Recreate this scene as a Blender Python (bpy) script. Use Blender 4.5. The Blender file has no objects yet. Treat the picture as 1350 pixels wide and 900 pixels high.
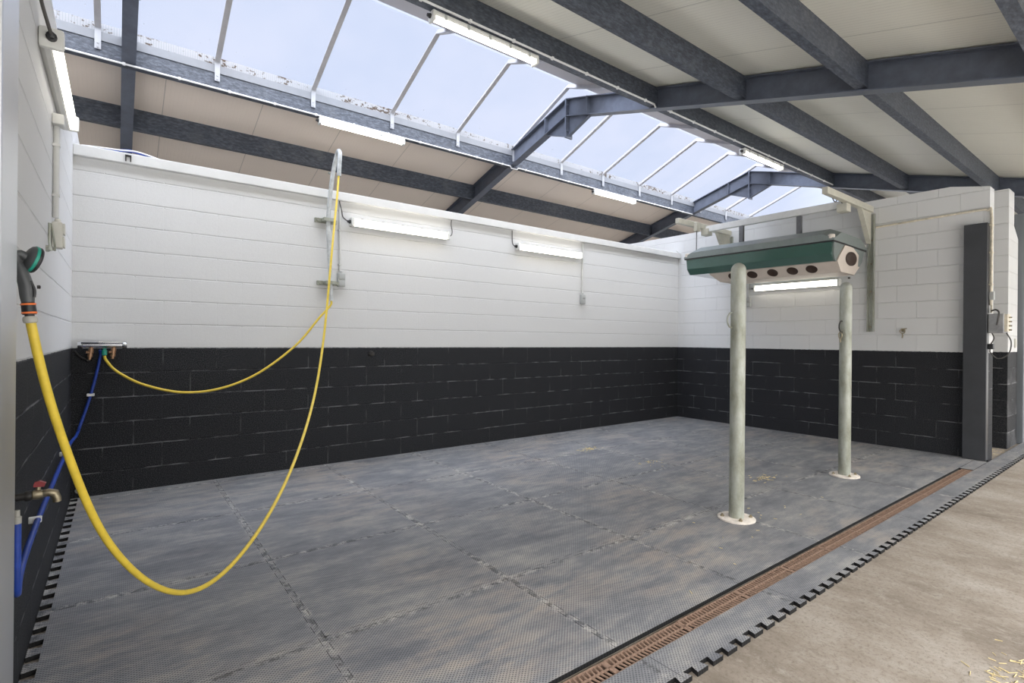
import bpy, bmesh, math, random
from mathutils import Vector, Matrix
from mathutils.geometry import tessellate_polygon
random.seed(7)
PI = math.pi
sc = bpy.context.scene
COL = sc.collection

# ------------------------------------------------------------------ helpers
class MB:
    """collects shapes, builds ONE mesh object"""
    def __init__(s): s.v = []; s.f = []
    def add(s, vs, fs):
        o = len(s.v); s.v += [Vector(v) for v in vs]; s.f += [[i + o for i in f] for f in fs]; return s
    def box(s, x0, x1, y0, y1, z0, z1):
        return s.add([(x0,y0,z0),(x1,y0,z0),(x1,y1,z0),(x0,y1,z0),(x0,y0,z1),(x1,y0,z1),(x1,y1,z1),(x0,y1,z1)],
                     [(3,2,1,0),(4,5,6,7),(0,1,5,4),(1,2,6,5),(2,3,7,6),(3,0,4,7)])
    def cbox(s, x0, x1, y0, y1, z0, z1, c):
        """box with chamfered edges"""
        b = bmesh.new()
        vs = [b.verts.new(p) for p in [(x0,y0,z0),(x1,y0,z0),(x1,y1,z0),(x0,y1,z0),(x0,y0,z1),(x1,y0,z1),(x1,y1,z1),(x0,y1,z1)]]
        for f in [(3,2,1,0),(4,5,6,7),(0,1,5,4),(1,2,6,5),(2,3,7,6),(3,0,4,7)]: b.faces.new([vs[i] for i in f])
        bmesh.ops.bevel(b, geom=b.edges[:], offset=c, segments=2, affect='EDGES', profile=.5)
        b.verts.index_update()
        s.add([v.co.copy() for v in b.verts], [[v.index for v in f.verts] for f in b.faces]); b.free(); return s
    def prism(s, poly, axis, a, b):
        """2D polygon extruded along an axis; poly in the other two axes in order"""
        def mk(p, t):
            return {'X': (t,p[0],p[1]), 'Y': (p[0],t,p[1]), 'Z': (p[0],p[1],t)}[axis]
        n = len(poly)
        vs = [mk(p,a) for p in poly] + [mk(p,b) for p in poly]
        fs = [list(range(n))[::-1], list(range(n,2*n))] + [[i,(i+1)%n,(i+1)%n+n,i+n] for i in range(n)]
        return s.add(vs, fs)
    def tube(s, pts, r, seg=10, smooth=0, cap=True):
        pts = [Vector(p) for p in pts]
        if smooth: pts = catmull(pts, smooth)
        n = len(pts); rr = r if isinstance(r,(list,tuple)) else [r]*n
        t0 = (pts[1]-pts[0]).normalized()
        up = Vector((0,0,1)) if abs(t0.z) < .9 else Vector((1,0,0))
        nrm = (up - t0*up.dot(t0)).normalized()
        vs = []
        for i,p in enumerate(pts):
            t = (pts[min(i+1,n-1)] - pts[max(i-1,0)]).normalized()
            nrm = (nrm - t*nrm.dot(t)).normalized(); bn = t.cross(nrm)
            for k in range(seg):
                a = 2*PI*k/seg; vs.append(p + (nrm*math.cos(a) + bn*math.sin(a))*rr[i])
        fs = [[i*seg+k, i*seg+(k+1)%seg, (i+1)*seg+(k+1)%seg, (i+1)*seg+k] for i in range(n-1) for k in range(seg)]
        if cap: fs += [list(range(seg))[::-1], [(n-1)*seg+k for k in range(seg)]]
        return s.add(vs, fs)
    def lathe(s, prof, o=(0,0,0), d=(0,0,1), seg=24):
        """profile [(radius, height)] turned around direction d from o"""
        o = Vector(o); d = Vector(d).normalized()
        u = (Vector((1,0,0)) if abs(d.x) < .9 else Vector((0,1,0))); u = (u - d*u.dot(d)).normalized(); w = d.cross(u)
        vs = []
        for r,h in prof:
            for k in range(seg):
                a = 2*PI*k/seg; vs.append(o + d*h + (u*math.cos(a)+w*math.sin(a))*max(r,1e-5))
        n = len(prof)
        fs = [[i*seg+k, i*seg+(k+1)%seg, (i+1)*seg+(k+1)%seg, (i+1)*seg+k] for i in range(n-1) for k in range(seg)]
        fs += [list(range(seg))[::-1], [(n-1)*seg+k for k in range(seg)]]
        return s.add(vs, fs)
    def cyl(s, a, b, r, seg=16):
        a = Vector(a); b = Vector(b)
        return s.lathe([(r,0),(r,(b-a).length)], a, b-a, seg)
    def build(s, name, mat, parent=None, origin=None, smooth=False):
        if parent is not None:
            o = Vector((0,0,0)); q = parent
            while q: o += q.location; q = q.parent
            loc = Vector((0,0,0))
        else:
            o = Vector(origin) if origin is not None else base_of(s.v); loc = o
        me = bpy.data.meshes.new(name)
        me.from_pydata([tuple(v-o) for v in s.v], [], s.f)
        me.update()
        bm = bmesh.new(); bm.from_mesh(me); bmesh.ops.recalc_face_normals(bm, faces=bm.faces[:]); bm.to_mesh(me); bm.free()
        ob = bpy.data.objects.new(name, me); COL.objects.link(ob); ob.location = loc
        if parent is not None: ob.parent = parent
        me.materials.append(mat)
        if smooth:
            me.polygons.foreach_set('use_smooth', [True]*len(me.polygons))
            me.set_sharp_from_angle(angle=math.radians(38))
        return ob

def base_of(vs):
    n = len(vs); zs = min(v.z for v in vs)
    return Vector(((min(v.x for v in vs)+max(v.x for v in vs))/2, (min(v.y for v in vs)+max(v.y for v in vs))/2, zs))
def catmull(p, n):
    out = []
    for i in range(len(p)-1):
        a = p[i-1] if i else p[0]*2-p[1]; b = p[i]; c = p[i+1]; d = p[i+2] if i+2 < len(p) else p[-1]*2-p[-2]
        for k in range(n):
            t = k/n
            out.append(.5*((2*b)+(c-a)*t+(2*a-5*b+4*c-d)*t*t+(3*b-a-3*c+d)*t**3))
    return out+[p[-1]]
def tag(o, label, cat, group=None, kind=None):
    o['label'] = label; o['category'] = cat
    if group: o['group'] = group
    if kind: o['kind'] = kind
    return o
def thing(name, loc, label, cat, group=None, kind=None):
    o = bpy.data.objects.new(name, None); COL.objects.link(o); o.location = loc; o.empty_display_size = .1
    return tag(o, label, cat, group, kind)
def copy_tree(o, parent=None):
    c = o.copy(); COL.objects.link(c)
    if parent is not None: c.parent = parent
    for ch in list(o.children): copy_tree(ch, c)
    return c

# ------------------------------------------------------------------ materials
class NT:
    def __init__(s, name):
        s.m = bpy.data.materials.new(name); s.m.use_nodes = True; s.t = s.m.node_tree; s.n = s.t.nodes
        s.b = s.n['Principled BSDF']; s.out = s.n['Material Output']; s.geo = None
    def L(s, a, b): s.t.links.new(a, b)
    def node(s, ty, **kw):
        n = s.n.new(ty)
        for k,v in kw.items(): setattr(n, k, v)
        return n
    def val(s, sock, v):
        if hasattr(v, 'is_linked'): s.L(v, sock)
        else: sock.default_value = v
    def math(s, op, a, b=0.0, c=None, clamp=False):
        n = s.node('ShaderNodeMath', operation=op, use_clamp=clamp); s.val(n.inputs[0], a); s.val(n.inputs[1], b)
        if c is not None: s.val(n.inputs[2], c)
        return n.outputs[0]
    def pos(s):
        if s.geo is None:
            s.geo = s.node('ShaderNodeNewGeometry').outputs['Position']
            sp = s.node('ShaderNodeSeparateXYZ'); s.L(s.geo, sp.inputs[0]); s.xyz = sp.outputs
        return s.geo
    def comb(s, x=0., y=0., z=0.):
        n = s.node('ShaderNodeCombineXYZ')
        for i,v in enumerate((x,y,z)): s.val(n.inputs[i], v)
        return n.outputs[0]
    def objco(s):
        return s.node('ShaderNodeTexCoord').outputs['Object']
    def noise(s, vec, scale, detail=3, rough=.55, stretch=None):
        if stretch:
            mp = s.node('ShaderNodeMapping'); mp.inputs['Scale'].default_value = stretch; s.L(vec, mp.inputs[0]); vec = mp.outputs[0]
        n = s.node('ShaderNodeTexNoise'); s.L(vec, n.inputs['Vector']); n.inputs['Scale'].default_value = scale
        n.inputs['Detail'].default_value = detail; n.inputs['Roughness'].default_value = rough
        return n.outputs['Fac']
    def ramp(s, fac, stops):
        n = s.node('ShaderNodeValToRGB'); s.val(n.inputs[0], fac); cr = n.color_ramp
        while len(cr.elements) < len(stops): cr.elements.new(.5)
        for e,(p,c) in zip(cr.elements, stops): e.position = p; e.color = (*c,1) if len(c)==3 else c
        return n.outputs[0]
    def mapr(s, v, a, b, c=0., d=1.):
        n = s.node('ShaderNodeMapRange'); s.val(n.inputs[0], v)
        for i,q in enumerate((a,b,c,d)): s.val(n.inputs[i+1], q)
        return n.outputs[0]
    def mix(s, fac, a, b, blend='MIX'):
        n = s.node('ShaderNodeMix', data_type='RGBA', blend_type=blend); s.val(n.inputs[0], fac)
        for sock,v in ((n.inputs[6],a),(n.inputs[7],b)):
            if hasattr(v,'is_linked'): s.L(v,sock)
            else: sock.default_value = (*v,1) if len(v)==3 else v
        return n.outputs[2]
    def bump(s, h, strength=.3, dist=.01, prev=None):
        n = s.node('ShaderNodeBump'); s.L(h, n.inputs['Height']); n.inputs['Strength'].default_value = strength; n.inputs['Distance'].default_value = dist
        if prev is not None: s.L(prev, n.inputs['Normal'])
        s.L(n.outputs[0], s.b.inputs['Normal']); return n.outputs[0]
    def col(s, v): s.val(s.b.inputs['Base Color'], (*v,1) if isinstance(v,tuple) and len(v)==3 else v)
    def set(s, **kw):
        for k,v in kw.items(): s.val(s.b.inputs[k.replace('_',' ')], v)
        return s.m

def simple(name, c, rough=.5, metal=0., nz=.12, scale=14, bump=0., stretch=None, coat=0.):
    t = NT(name); v = t.objco(); f = t.noise(v, scale, 4, .6, stretch)
    lo = tuple(max(0,x*(1-nz)) for x in c); hi = tuple(min(1,x*(1+nz)) for x in c)
    t.col(t.ramp(f, [(.3,lo),(.7,hi)]))
    t.set(Roughness=t.mapr(f,.3,.7,max(.03,rough-.06),min(1,rough+.06)), Metallic=metal)
    if coat: t.b.inputs['Coat Weight'].default_value = coat
    if bump: t.bump(f, bump, .004)
    return t.m

def block_mat(name, axis, shift, vjoint=.5, white=(.66,.66,.655)):
    """painted concrete blockwork 0.40 x 0.20: black paint below 1.2 m, white above"""
    t = NT(name); t.pos(); x,y,z = t.xyz
    u = {'x': x, '-y': t.math('MULTIPLY', y, -1.)}[axis]; u = t.math('SUBTRACT', u, shift)
    wob = t.noise(t.geo, 2.2, 2); zz = t.math('ADD', z, t.math('MULTIPLY', t.math('SUBTRACT', wob, .5), .012))
    def brick(mort, smooth):
        b = t.node('ShaderNodeTexBrick'); t.L(t.comb(u, zz, 0.), b.inputs['Vector'])
        b.inputs['Scale'].default_value = 1.; b.inputs['Brick Width'].default_value = .4; b.inputs['Row Height'].default_value = .2
        b.inputs['Mortar Size'].default_value = mort; b.inputs['Mortar Smooth'].default_value = smooth; b.offset = .5
        return b
    b = brick(.007, .6); mort = b.outputs['Fac']
    b2 = b.outputs['Color']; b.inputs['Color1'].default_value = (0,0,0,1); b.inputs['Color2'].default_value = (1,1,1,1); b.inputs['Mortar'].default_value = (.5,.5,.5,1)
    # how far the joint is a bed joint (horizontal)
    fz = t.math('FRACT', t.math('DIVIDE', zz, .2)); bed = t.math('MAXIMUM', t.math('LESS_THAN', fz, .05), t.math('GREATER_THAN', fz, .95))
    vis = t.math('MULTIPLY', mort, t.math('MAXIMUM', bed, vjoint))
    patch = t.noise(t.geo, 1.7, 3)
    grit = t.noise(t.geo, 160, 2, .7); grit2 = t.noise(t.geo, 45, 4, .7)
    isblack = t.math('LESS_THAN', t.math('ADD', z, t.math('MULTIPLY', t.math('SUBTRACT', t.noise(t.geo, 30, 2), .5), .012)), 1.2)
    broad = t.noise(t.geo, .9, 3)
    w = t.mix(t.mapr(broad, .35,.65,0.,.10), white, tuple(c*.86 for c in white))
    jn = t.mapr(t.noise(t.geo, 5., 3), .35, .6, .12, .75)
    w = t.mix(t.math('MULTIPLY', vis, t.math('MULTIPLY', jn, .34)), w, (.40,.39,.37))
    k = t.mix(t.mapr(grit, .46, .66), (.006,.0065,.008), (.066,.068,.075))
    k = t.mix(t.mapr(patch, .4,.7,0.,.25), k, (.016,.0165,.019))
    # dusty light lines along parts of the bed joints
    dust = t.math('MULTIPLY', t.math('MULTIPLY', mort, t.math('MAXIMUM', bed, .35)), t.mapr(t.noise(t.geo, 6.5, 3), .44, .62, 0., .75))
    k = t.mix(dust, k, (.20,.20,.21))
    t.col(t.mix(isblack, w, k))
    t.set(Roughness=t.mix(isblack, (.62,.62,.62), (.66,.66,.66))); t.L(t.math('SUBTRACT', .5, t.math('MULTIPLY', isblack, .28)), t.b.inputs['Specular IOR Level'])
    h = t.math('SUBTRACT', t.math('MULTIPLY', grit2, .25), vis)
    bp = t.bump(h, .75, .006)
    t.bump(grit, .55, .0016, bp)
    return t.m

M = {}
M['wall_back'] = block_mat('painted_blockwork_back', 'x', .197, .03)
M['wall_left'] = block_mat('painted_blockwork_left', '-y', .10, .15)
M['wall_right'] = block_mat('painted_blockwork_right', '-y', .316, .45)
M['wall_end'] = block_mat('painted_blockwork_far', '-y', .145, .5)
M['white_paint'] = simple('white_paint', (.68,.68,.67), .55, 0, .05, 6, .15)
M['lamp_white'] = simple('lamp_housing', (.72,.72,.69), .4, 0, .03, 20)
M['switch_grey'] = simple('switch_grey_plastic', (.42,.43,.42), .45, 0, .05, 20)
M['switch_cream'] = simple('switch_cream_plastic', (.62,.61,.55), .45, 0, .05, 20)
M['conduit'] = simple('conduit_plastic', (.60,.60,.58), .5, 0, .06, 12)
M['conduit_cream'] = simple('conduit_cream', (.66,.60,.48), .5, 0, .25, 16)
M['black_plastic'] = simple('black_plastic', (.02,.02,.022), .45, 0, .2, 20)
M['grey_plastic'] = simple('dark_grey_plastic', (.075,.08,.085), .4, 0, .15, 30)
M['steel_dark'] = simple('dark_painted_steel', (.100,.114,.150), .38, .0, .18, 9, .05)
M['column_steel'] = simple('column_paint', (.043,.045,.050), .34, 0, .15, 5, .08)
M['alu'] = simple('aluminium', (.50,.49,.50), .5, .2, .08, 18)
M['alu_white'] = simple('pale_aluminium_trim', (.185,.195,.215), .5, .0, .05, 12)
M['bracket'] = simple('pale_bracket', (.36,.37,.40), .5, 0, .05, 12)
M['galv_light'] = simple('pale_galvanised', (.50,.52,.52), .42, .3, .25, 22)
M['ridge'] = simple('ridge_board', (.50,.47,.47), .5, 0, .06, 5)
M['chrome'] = simple('chrome', (.75,.76,.78), .16, 1., .04, 12)
M['copper'] = simple('copper_brass', (.44,.26,.155), .4, .7, .25, 40)
M['brass'] = simple('aged_brass', (.34,.29,.20), .42, .8, .3, 50)
M['red'] = simple('red_plastic', (.27,.035,.04), .5, 0, .12, 20)
M['teal'] = simple('teal_plastic', (.02,.30,.22), .4, 0, .12, 20)
M['orange'] = simple('orange_plastic', (.85,.20,.05), .4, 0, .1, 20)
M['iron_pipe'] = simple('black_iron', (.035,.032,.030), .5, .3, .4, 30, .1)
M['blue'] = simple('blue_hose', (.020,.060,.34), .38, 0, .2, 25)
M['hose'] = simple('yellow_hose', (.72,.53,.055), .42, 0, .10, 30, .05)
M['grey_hose_nut'] = simple('pale_grey_nut', (.42,.41,.37), .5, 0, .1, 30)
M['cable_dark'] = simple('dark_cable', (.08,.075,.07), .55, 0, .1, 20)
M['cable_white'] = simple('white_cable', (.74,.74,.74), .5, 0, .06, 20)
M['cream_steel'] = simple('cream_painted_steel', (.54,.52,.44), .45, 0, .10, 12)
M['rail_white'] = simple('white_steel_rail', (.70,.70,.69), .45, 0, .06, 12)
M['solar_green'] = simple('glossy_green_shell', (.060,.125,.105), .14, 0, .06, 4, 0, None, .6)
M['solar_grey'] = simple('grey_green_cover', (.19,.22,.21), .42, 0, .10, 10)
M['solar_cream'] = simple('cream_fan_panel', (.66,.58,.51), .5, 0, .05, 10)
M['strap'] = simple('grey_strap', (.16,.16,.165), .5, .4, .15, 20)
M['dark_hole'] = simple('dark_vent', (.05,.03,.022), .6, 0, .2, 30)
M['rust'] = simple('rusty_cast_iron', (.255,.165,.118), .8, .1, .35, 60, .4)
M['trench'] = simple('trench_dirt', (.012,.009,.007), .9, 0, .3, 40)  # near-black all over, so the slots between the bars come out dark
M['straw'] = simple('straw', (.62,.50,.26), .8, 0, .3, 20)
M['base_plate'] = simple('dusty_base_plate', (.68,.62,.55), .7, 0, .16, 30, .2)
M['metal_box'] = simple('galvanised_box', (.36,.36,.36), .35, .7, .25, 9)
M['stall_grey'] = simple('stall_grey_boards', (.17,.185,.20), .55, 0, .2, 8, .1, (1,1,.08))

def galv():
    t = NT('galvanised_steel'); v = t.objco()
    n1 = t.noise(v, 7, 5, .65, (1.2,1.2,.45)); n2 = t.noise(v, 60, 2)
    c = t.ramp(n1, [(.30,(.22,.225,.17)),(.5,(.36,.375,.32)),(.7,(.50,.52,.49))])
    c = t.mix(t.mapr(n2,.45,.7,0.,.25), c, (.42,.40,.31))
    t.col(c); t.set(Roughness=t.mapr(n1,.3,.7,.62,.42), Metallic=.35); t.bump(n2,.12,.003); return t.m
M['galv'] = galv()

def timber():
    t = NT('dark_stained_timber'); t.pos(); v = t.geo
    g = t.noise(v, 32, 6, .7, (.55,1.4,1.4)); p = t.noise(v, 3.1, 3)
    g2 = t.noise(v, 70, 2, .6, (.5,1,1))
    c = t.ramp(g, [(.32,(.026,.031,.042)),(.50,(.056,.066,.088)),(.68,(.115,.130,.162))])
    c = t.mix(t.mapr(p,.55,.75,0.,.4), c, (.15,.16,.175))
    t.col(c); t.set(Roughness=.5); t.bump(t.math('ADD', g, t.math('MULTIPLY', g2, .4)), .5, .008); return t.m
M['timber'] = timber()

def panel(name, c, line):
    """sandwich roof sheet: fine ribs running down the slope, sheet joints every 1.02 m"""
    t = NT(name); t.pos(); x,y,z = t.xyz
    s = t.math('ABSOLUTE', t.math('SUBTRACT', t.math('FRACT', t.math('DIVIDE', t.math('ADD', x, .31), 1.02)), .5))
    seam = t.math('GREATER_THAN', s, .496)
    rib = t.math('ABSOLUTE', t.math('SUBTRACT', t.math('FRACT', t.math('DIVIDE', x, .0425)), .5))
    ln = t.mapr(rib, .42, .5)
    n = t.noise(t.geo, .8, 3); n2 = t.noise(t.geo, 6, 3)
    cc = t.mix(t.mapr(n,.35,.65,0.,.25), c, tuple(q*.84 for q in c))
    cc = t.mix(t.math('MULTIPLY', ln, t.mapr(n2,.35,.65,line*.4,line)), cc, tuple(q*.62 for q in c))
    cc = t.mix(t.math('MULTIPLY', seam, .65), cc, tuple(q*.40 for q in c))
    t.col(cc); t.set(Roughness=.42)
    t.bump(t.math('MULTIPLY', t.math('ADD', t.math('MULTIPLY',ln,.4), seam), -1.), .5, .004); return t.m
M['panel_back'] = panel('roof_sheet_tan', (.88,.775,.68), .10)  # same sheeting as the front, in a tanner tone with fainter ribs
M['panel_front'] = panel('roof_sheet_cream', (.88,.87,.78), .8)

def concrete():
    t = NT('worn_concrete'); t.pos(); v = t.geo
    a = t.noise(v, 1.5, 6, .7, (1.25,.7,1)); b = t.noise(v, 9, 6, .8, (1.25,.75,1)); c3 = t.noise(v, 50, 5, .85)
    c = t.ramp(a, [(.34,(.17,.137,.106)),(.5,(.262,.222,.18)),(.66,(.355,.315,.272))])
    c = t.mix(t.mapr(b,.50,.66,0.,.75), c, (.34,.305,.258))
    c = t.mix(t.mapr(c3,.50,.62,0.,.6), c, (.135,.108,.080))
    t.col(c); t.set(Roughness=.85); t.bump(t.math('ADD', b, c3), .5, .006); return t.m
M['concrete'] = concrete()
M['yard'] = simple('pale_yard_paving', (.70,.68,.63), .85, 0, .1, 3)  # kept pale to throw more light up under the roof

def rubber():
    t = NT('dusty_rubber_mat'); t.pos(); x,y,z = t.xyz; v = t.geo
    P = .0165; k = 2*PI/P
    dots = t.math('MULTIPLY', t.math('SINE', t.math('MULTIPLY', x, k)), t.math('SINE', t.math('MULTIPLY', y, k)))
    dz = t.mapr(dots, .15, .55)
    a = t.noise(v, 2.2, 7, .72, (.9,1.6,1)); b = t.noise(v, 7., 6, .75, (.45,1.5,1)); c2 = t.noise(v, .75, 3)
    c = t.ramp(t.math('ADD', t.math('MULTIPLY', a, .55), t.math('MULTIPLY', b, .45)),
               [(.36,(.135,.14,.158)),(.5,(.225,.228,.24)),(.60,(.33,.322,.31)),(.68,(.45,.425,.395))])
    tan = t.math('MULTIPLY', t.mapr(c2,.50,.66), t.mapr(b,.42,.6))
    c = t.mix(t.math('MULTIPLY', tan, .6), c, (.37,.31,.26))
    sp = t.noise(v, 120, 2); c = t.mix(t.mapr(sp,.70,.76,0.,.6), c, (.46,.44,.42))
    # pale dust and dark dirt caught along the interlocking joints
    def near(co, off, pitch, wd):
        fr = t.math('FRACT', t.math('DIVIDE', t.math('ADD', co, off), pitch))
        return t.math('MULTIPLY', t.math('SUBTRACT', .5, t.math('ABSOLUTE', t.math('SUBTRACT', fr, .5))), pitch)
    jx = near(x, 19.344, .968, 0); jy = t.math('MAXIMUM', near(y, 20.12, 1.0, 0), t.mapr(y, -3.80, -3.85))
    jd = t.math('MINIMUM', jx, jy)
    jn = t.noise(v, 22, 4, .7); jb = t.noise(v, 1.9, 2)
    band = t.mapr(jd, .034, .010)
    c = t.mix(t.math('MULTIPLY', t.math('MULTIPLY', band, t.mapr(jn,.48,.60)), t.mapr(jb,.40,.58,.05,.85)), c, (.50,.475,.44))
    c = t.mix(t.math('MULTIPLY', t.math('MULTIPLY', t.mapr(jd,.020,.004), t.mapr(jn,.50,.40)), .7), c, (.05,.05,.052))
    c = t.mix(t.math('MULTIPLY', dz, .85), c, t.mix(.80, c, (.02,.021,.023)))
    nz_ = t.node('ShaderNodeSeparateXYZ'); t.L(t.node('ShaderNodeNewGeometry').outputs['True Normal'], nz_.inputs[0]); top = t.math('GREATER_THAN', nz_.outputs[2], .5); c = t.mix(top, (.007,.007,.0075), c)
    t.col(c); t.set(Roughness=t.mapr(a,.35,.65,.62,.78)); t.b.inputs['Specular IOR Level'].default_value = .35
    t.bump(t.math('MULTIPLY', dz, -1.), .35, .002); return t.m
M['rubber'] = rubber()

def emis(name, c, s):
    t = NT(name); t.col(c); t.b.inputs['Emission Color'].default_value = (*c,1); t.b.inputs['Emission Strength'].default_value = s
    t.set(Roughness=.4); return t.m
LAMP_E = 12.
M['lamp_glow'] = emis('lit_lamp_diffuser', (1.,.93,.80), LAMP_E)

def pane():
    t = NT('opal_polycarbonate'); t.pos(); x,y,z = t.xyz
    tr = t.node('ShaderNodeBsdfTransparent'); tl = t.node('ShaderNodeBsdfTranslucent'); df = t.node('ShaderNodeBsdfDiffuse')
    n = t.noise(t.geo, .7, 3); tint = t.mix(t.mapr(n,.35,.65), (.90,.93,.98), (.96,.97,1.))
    t.L(tint, tr.inputs[0]); tl.inputs[0].default_value = (.9,.92,.97,1); df.inputs[0].default_value = (.5,.52,.56,1)
    m1 = t.node('ShaderNodeMixShader'); m1.inputs[0].default_value = .05; t.L(tr.outputs[0], m1.inputs[1]); t.L(tl.outputs[0], m1.inputs[2])
    # specks of dirt lying on the sheet near its lower edge
    d = t.noise(t.geo, 26, 4, .7); near = t.mapr(t.math('ABSOLUTE', t.math('SUBTRACT', y, .0)), .95, 1.32)
    dirt = t.math('MULTIPLY', t.math('MULTIPLY', t.math('GREATER_THAN', d, .70), near), .55)
    m2 = t.node('ShaderNodeMixShader'); t.L(dirt, m2.inputs[0]); t.L(m1.outputs[0], m2.inputs[1]); t.L(df.outputs[0], m2.inputs[2])
    t.L(m2.outputs[0], t.out.inputs[0]); return t.m
M['pane'] = pane()
def comb_strip():
    t = NT('comb_filler_strip'); t.pos(); x,y,z = t.xyz
    g = t.math('MULTIPLY', t.math('GREATER_THAN', t.math('FRACT', t.math('DIVIDE', x, .022)), .72), .35)
    d = t.noise(t.geo, 24, 5, .7, (.8,1,1.2)); d2 = t.noise(t.geo, 2.6, 2); d = t.math('ADD', d, t.mapr(d2, .40,.62,-.08,.05))
    tr = t.node('ShaderNodeBsdfTranslucent'); df = t.node('ShaderNodeBsdfDiffuse')
    base = t.mix(g, (.46,.47,.49), (.22,.25,.29))
    c = t.mix(t.math('MULTIPLY', t.math('GREATER_THAN', d, .575), .9), base, (.11,.075,.05))
    t.L(c, tr.inputs[0]); t.L(c, df.inputs[0])
    tp = t.node('ShaderNodeBsdfTransparent'); t.L(c, tp.inputs[0])
    m = t.node('ShaderNodeMixShader'); m.inputs[0].default_value = .35; t.L(df.outputs[0], m.inputs[1]); t.L(tp.outputs[0], m.inputs[2])
    t.L(m.outputs[0], t.out.inputs[0]); return t.m
M['comb'] = comb_strip()

# ------------------------------------------------------------------ camera
F, CX, CY, YAW, ROLL = 683., 675., 448.3, math.radians(37.338), .0089
CAM = Vector((.282,-5.3176,1.292))
r0 = Vector((math.cos(YAW),-math.sin(YAW),0)); u0 = Vector((0,0,1)); fw = Vector((math.sin(YAW),math.cos(YAW),0))
R_ = r0*math.cos(ROLL)+u0*math.sin(ROLL); U_ = -r0*math.sin(ROLL)+u0*math.cos(ROLL)
cd = bpy.data.cameras.new('camera'); cam = bpy.data.objects.new('camera', cd); COL.objects.link(cam)
cd.sensor_width = 36.; cd.sensor_fit = 'HORIZONTAL'; cd.lens = F/1350*36; cd.shift_y = (CY-450)/1350; cd.clip_start = .02
mw = Matrix((R_,U_,-fw)).transposed().to_4x4(); mw.translation = CAM; cam.matrix_world = mw
sc.camera = cam

# ------------------------------------------------------------------ world and view
w = bpy.data.worlds.new('overcast_sky'); sc.world = w; w.use_nodes = True
nt = w.node_tree; bg = nt.nodes['Background']
tc = nt.nodes.new('ShaderNodeTexCoord'); sp = nt.nodes.new('ShaderNodeSeparateXYZ'); nt.links.new(tc.outputs['Generated'], sp.inputs[0])
rp = nt.nodes.new('ShaderNodeValToRGB')
mr = nt.nodes.new('ShaderNodeMapRange'); mr.inputs[1].default_value = -1; mr.inputs[2].default_value = 1
nt.links.new(sp.outputs[1], mr.inputs[0]); nt.links.new(mr.outputs[0], rp.inputs[0])
SKY = (.53,.575,.715)
for e,(p,c) in zip([rp.color_ramp.elements[0], rp.color_ramp.elements.new(.55), rp.color_ramp.elements[-1]],
                   [(0.,(1.,.985,.96)),(.55,(.90,.93,1.)),(.72,SKY)]): e.position = p; e.color = (*c,1)
# brighter on the sunny side of the hall, paler and bluer on the other
def smooth(sock, a, b, c, d):
    n = nt.nodes.new('ShaderNodeMapRange'); n.interpolation_type = 'SMOOTHSTEP'; nt.links.new(sock, n.inputs[0])
    for i,q in enumerate((a,b,c,d)): n.inputs[i+1].default_value = q
    return n.outputs[0]
mu = nt.nodes.new('ShaderNodeMath'); mu.operation = 'MULTIPLY'
nt.links.new(smooth(sp.outputs[1], .42, .12, 0., 1.), mu.inputs[0]); nt.links.new(smooth(sp.outputs[2], .12, .50, 0., 1.), mu.inputs[1])
st = nt.nodes.new('ShaderNodeMath'); st.operation = 'MULTIPLY_ADD'; nt.links.new(mu.outputs[0], st.inputs[0]); st.inputs[1].default_value = 9.; st.inputs[2].default_value = 1.
nt.links.new(rp.outputs[0], bg.inputs[0]); nt.links.new(st.outputs[0], bg.inputs[1])
sc.view_settings.view_transform = 'Standard'; sc.view_settings.look = 'None'; sc.view_settings.gamma = 1; sc.view_settings.use_curve_mapping = False
sc.view_settings.exposure = -0.15
sc.cycles.use_denoising = True
sc.cycles.max_bounces = 10; sc.cycles.diffuse_bounces = 6; sc.cycles.transparent_max_bounces = 12
sc.cycles.sample_clamp_indirect = 6.

# ------------------------------------------------------------------ the setting
def struct(mb, name, mat, label, cat):
    return tag(mb.build(name, mat), label, cat, kind='structure')
W = 7.9
# concrete floor with an open drain trench
f = MB(); T0, T1, TX0, TX1 = -3.990, -3.8755, -.3, 7.16
f.box(-5,22,-7.6,T0,-.25,0); f.box(-5,22,T1,4,-.25,0); f.box(-5,TX0,T0,T1,-.25,0); f.box(TX1,22,T0,T1,-.25,0)
struct(f, 'floor', M['concrete'], 'worn tan concrete floor of the aisle in front of the wash bay', 'floor')
t = MB(); t.box(TX0,TX1,T0,T1,-.14,-.12); t.box(TX0,TX1,T0,T0+.012,-.12,-.03); t.box(TX0,TX1,T1-.012,T1,-.12,-.03)
tag(t.build('drain_channel', M['trench']), 'dark drain trench under the rusty gratings', 'drain', kind='structure')
struct(MB().box(0,W,0,.19,0,2.705), 'wall_back', M['wall_back'], 'long back wall of painted blocks, black below and white above', 'wall')
struct(MB().box(-.19,0,-3.97,1.6,0,3.04), 'wall_left', M['wall_left'], 'left side wall of painted blocks ending at the grey post', 'wall')
struct(MB().prism([(1.7,0),(1.7,3.11),(-3.63,3.10),(-3.97,3.03),(-3.97,0)], 'X', W, W+.19), 'wall_right', M['wall_right'],
       'right side wall of painted blocks behind the two posts', 'wall')
fp = MB(); fp.box(9.03,9.34,-3.945,-.5,0,3.22); fp.prism([(9.34,0),(9.60,0),(9.60,2.66),(9.34,2.80)], 'Y', -3.945, -.5)
struct(fp, 'wall_far_right', M['wall_end'], 'next block wall past the dark column at the right edge', 'wall')
struct(MB().cbox(0,W,-.05,.17,2.705,2.79,.006), 'trim_back', M['white_paint'], 'white capping ledge along the top of the back wall', 'trim')
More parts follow.
